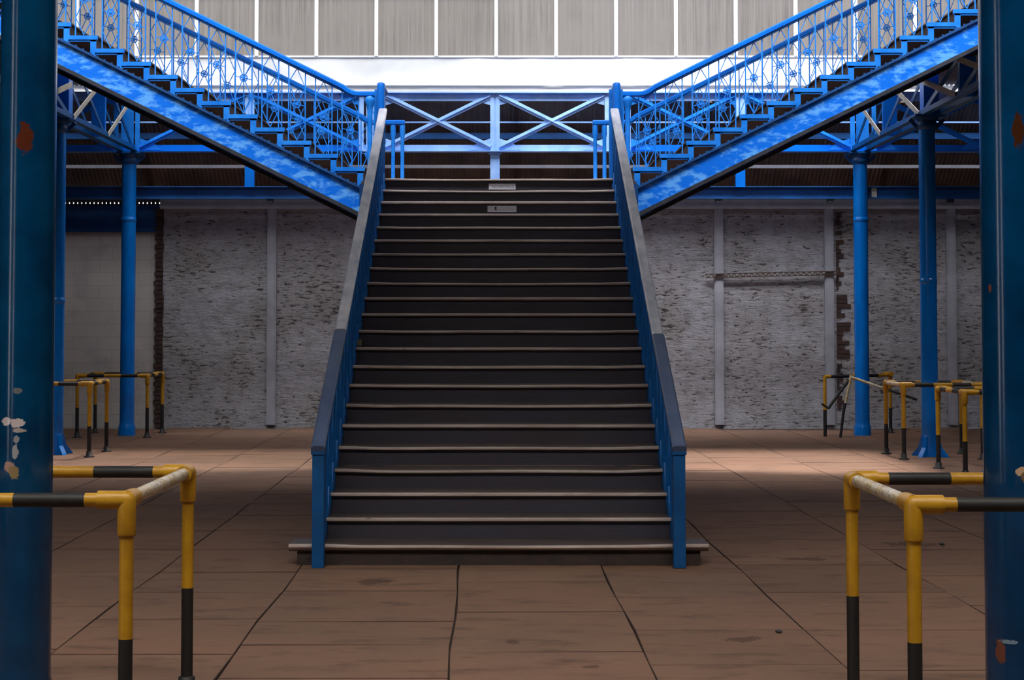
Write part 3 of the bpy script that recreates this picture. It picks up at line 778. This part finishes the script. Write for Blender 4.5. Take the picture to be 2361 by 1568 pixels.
# ------------------------------------------------------------------ yellow and black guards
R = .0272
def striped(m, a, b, r, segs, n=14):
    """segs: list of (fraction end, material index)"""
    a = Vector(a); b = Vector(b); f0 = 0
    for f1, mi in segs:
        m.tube([a.lerp(b,f0), a.lerp(b,f1)], r, n, mi); f0 = f1
def guard(x0, x1, y0, y1, label, H=.98, bent=False, zs=.40, worn=False):
    t = thing('pipe_guard', label, 'barrier', ((x0+x1)/2,(y0+y1)/2,0), 'yellow and black pipe guards')
    corners = [(x0,y0),(x1,y0),(x1,y1),(x0,y1)]
    zt = H-R
    for j, (x, y) in enumerate(corners):
        if bent and j == 0: continue
        if bent and j in (1,3): continue
        m = MB(); striped(m, (x,y,0), (x,y,zt-.03), R, [(zs/(zt-.03),1),(1,0)], 16)
        p = m.build('post', ['yellow','black'], t)
        m = MB(); m.lathe([(.07,0),(.07,.012),(.04,.016),(.038,.07),(R,.075)], x, y, 16); m.build('foot_flange', 'black', p)
        dx = 1 if x == x0 else -1; dy = 1 if y == y0 else -1
        m = MB(); m.lathe([(.0,zt+.033),(.02,zt+.030),(.032,zt+.016),(.036,zt),(.036,zt-.13),(.034,zt-.135),(R,zt-.137)][::-1], x, y, 16)
        m.tube([(x,y,zt),(x+dx*.11,y,zt)], .036, 14).tube([(x,y,zt),(x,y+dy*.11,zt)], .036, 14)
        m.build('elbow_joint', 'yellow', p)
    edges = [(0,1),(1,2),(2,3),(3,0)]
    for a, b in edges:
        if bent and (a,b) in ((0,1),): continue
        pa, pb = corners[a], corners[b]
        if bent and 0 in (a,b) : 
            continue
        if bent: continue
        m = MB()
        along_y = pa[0] == pb[0]
        seg = [(.14,0),(.38,1),(.62,0),(.86,1),(1,0)]
        if worn and along_y: seg = [(1,0)]
        striped(m, (*pa,zt), (*pb,zt), R, seg)
        m.build('rail', (['pale_rail','black'] if worn and along_y else ['yellow','black']), t)
    return t
guard(-2.56, -1.425, 6.14, 7.35, 'large yellow and black pipe guard round the left foreground column', worn=True, H=1.028, zs=.474)
guard(1.547, 2.68, 5.98, 7.02, 'large yellow and black pipe guard round the right foreground column', worn=True, zs=.492, H=1.028)
guard(-6.50, -5.42, 24.65, 25.75, 'yellow and black pipe guard round the left rear column, farthest on that side', zs=.46)
guard(-6.42, -5.35, 20.9, 21.82, 'yellow and black pipe guard round the bright blue column behind the left foreground column')
guard(5.19, 6.20, 20.5, 21.43, 'yellow and black pipe guard round the splayed-foot column on the right', worn=True)
guard(5.26, 6.40, 18.05, 19.15, 'yellow and black pipe guard partly hidden behind the right foreground column')
# knocked guard: one corner post buckled, its rails dangling
g = guard(5.08, 6.32, 24.7, 25.8, 'buckled yellow and black pipe guard with fallen rails by the right rear column', bent=True)
m = MB(); striped(m, (5.08,24.9,0),(5.08,24.9,.92), R, [(.45,1),(1,0)]); m.build('post', ['yellow','black'], g)
m = MB(); striped(m, (5.08,24.9,.93),(6.32,25.8,.93), R, [(.08,0),(.4,1),(.52,0),(.8,1),(1,0)]); m.build('rail', ['yellow','black'], g)
m = MB(); striped(m, (5.46,24.75,.96),(5.33,24.7,.42), R*.85, [(.8,2),(1,1)]); m.tube([(5.33,24.7,.42),(5.27,24.68,.0)], R*.8, 10, 1); m.build('post', ['yellow','black','pale_rail'], g, label='leaning bent post')
m = MB(); striped(m, (5.45,24.75,.93),(6.36,24.3,.60), R*.8, [(.55,2),(1,1)]); m.build('rail', ['yellow','black','pale_rail'], g, label='fallen sloping rail')
m = MB(); striped(m, (5.42,24.75,.88),(5.08,24.65,.45), R*.8, [(1,1)]); m.tube([(5.08,24.65,.45),(4.98,24.65,.52)], R*.6, 8, 1); m.build('rail', ['yellow','black'], g, label='black snapped rail')

# wall lattice bar
t = thing('lattice_bar', 'rusty grey lattice bar fixed horizontally across two white wall posts on the right', 'bar', (4.66, YW-.11, 2.6))
xa, xb = (1628-1150)/136., (1935-1150)/136.
za, zb2 = ZC+(762-636)/136., ZC+(762-629)/136.
m = MB(); m.bar((xa,YW-.11,za-.03),(xb,YW-.11,zb2-.03),.03,.014).bar((xa,YW-.11,za+.03),(xb,YW-.11,zb2+.03),.03,.014)
m.build('chord', 'timber', t)
m = MB(); n = 46
for q in range(n):
    u0, u1 = q/n, (q+1)/n; zl = za+(zb2-za)*u0; s1 = 1 if q % 2 else -1
    m.bar((xa+(xb-xa)*u0,YW-.11,zl-s1*.028),(xa+(xb-xa)*u1,YW-.11,zl+s1*.028),.014,.012)
m.build('lacing', 'timber', t)
# small items on the far right column / wall
# grit on the floor
for (x,y,lab) in (((2058-1150)/266., 3676*1.65/(1253-762), 'tiny dark stone on the floor left of the right near guard post'),
                  ((1789-1150)/418., 3676*1.65/(1453-762), 'tiny dark pebble on the paving in front of the stairs, right of centre')):
    m = MB(); vs = []
    bm = bmesh.new(); bmesh.ops.create_icosphere(bm, subdivisions=2, radius=.016)
    for v in bm.verts: v.co *= 1+.25*noise.noise(v.co*60)
    m.add([(x+v.co.x*1.2, y+v.co.y, .009+v.co.z*.6) for v in bm.verts], [[v.index for v in f.verts] for f in bm.faces], 0, True); bm.free()
    tag(m.build('pebble', 'flange'), lab, 'pebble')

# ------------------------------------------------------------------ light
SKY, GLOW = 1.35, 33
w = bpy.data.worlds.new('World'); bpy.context.scene.world = w; w.use_nodes = True
nt = w.node_tree; nt.nodes.clear()
o = nt.nodes.new('ShaderNodeOutputWorld'); bg = nt.nodes.new('ShaderNodeBackground'); nt.links.new(bg.outputs[0], o.inputs[0])
tc = nt.nodes.new('ShaderNodeTexCoord'); sp = nt.nodes.new('ShaderNodeSeparateXYZ'); nt.links.new(tc.outputs['Generated'], sp.inputs[0])
# even sky plus an added glow lobe behind the viewer, front-lighting fascia and stringers
r = ramp(nt, sp.outputs[2], .0, 1.0, (.90,.90,.90,1), (1,.985,.96,1))
nv = node(nt, 'ShaderNodeVectorMath', operation='NORMALIZE'); nt.links.new(tc.outputs['Generated'], nv.inputs[0])
dt = node(nt, 'ShaderNodeVectorMath', operation='DOT_PRODUCT'); nt.links.new(nv.outputs[0], dt.inputs[0]); dt.inputs[1].default_value = (0,-math.cos(math.radians(58)),math.sin(math.radians(58)))
mr = node(nt, 'ShaderNodeMapRange'); mr.interpolation_type = 'SMOOTHSTEP'; nt.links.new(dt.outputs['Value'], mr.inputs[0])
mr.inputs[1].default_value = math.cos(math.radians(27)); mr.inputs[2].default_value = math.cos(math.radians(10)); mr.inputs[3].default_value = SKY; mr.inputs[4].default_value = GLOW
dt2 = node(nt, 'ShaderNodeVectorMath', operation='DOT_PRODUCT'); nt.links.new(nv.outputs[0], dt2.inputs[0]); dt2.inputs[1].default_value = (-.80,-.58,.15)
mr2 = node(nt, 'ShaderNodeMapRange'); mr2.interpolation_type = 'SMOOTHSTEP'; nt.links.new(dt2.outputs['Value'], mr2.inputs[0])
mr2.inputs[1].default_value = .78; mr2.inputs[2].default_value = .95; mr2.inputs[3].default_value = 0; mr2.inputs[4].default_value = 7  # second lobe added low on the left for streaks on the columns
ad = node(nt, 'ShaderNodeMath', operation='ADD'); nt.links.new(mr.outputs[0], ad.inputs[0]); nt.links.new(mr2.outputs[0], ad.inputs[1])
nt.links.new(r.outputs[0], bg.inputs[0]); nt.links.new(ad.outputs[0], bg.inputs[1])
sd = bpy.data.lights.new('sun', 'SUN'); sd.energy = 9; sd.angle = math.radians(9); sd.color = (1,.86,.70)
so = bpy.data.objects.new('sun', sd); C.objects.link(so)
d = Vector((-.10, -math.cos(math.radians(62)), -math.sin(math.radians(62))))
so.rotation_euler = d.to_track_quat('-Z','Y').to_euler(); so.location = (0,40,30)

# ------------------------------------------------------------------ camera
cd = bpy.data.cameras.new('camera'); co = bpy.data.objects.new('camera', cd); C.objects.link(co)
co.location = (0,0,ZC); co.rotation_euler = (PI/2+math.atan(.04),0,0)
cd.sensor_width = 36; cd.lens = 3676/2361*36; cd.shift_x = 30.5/2361; cd.shift_y = -169/2361
cd.clip_end = 200
sc_ = bpy.context.scene; sc_.camera = co
sc_.view_settings.view_transform = 'Standard'; sc_.view_settings.look = 'None'; sc_.view_settings.gamma = 1; sc_.view_settings.exposure = 0.0
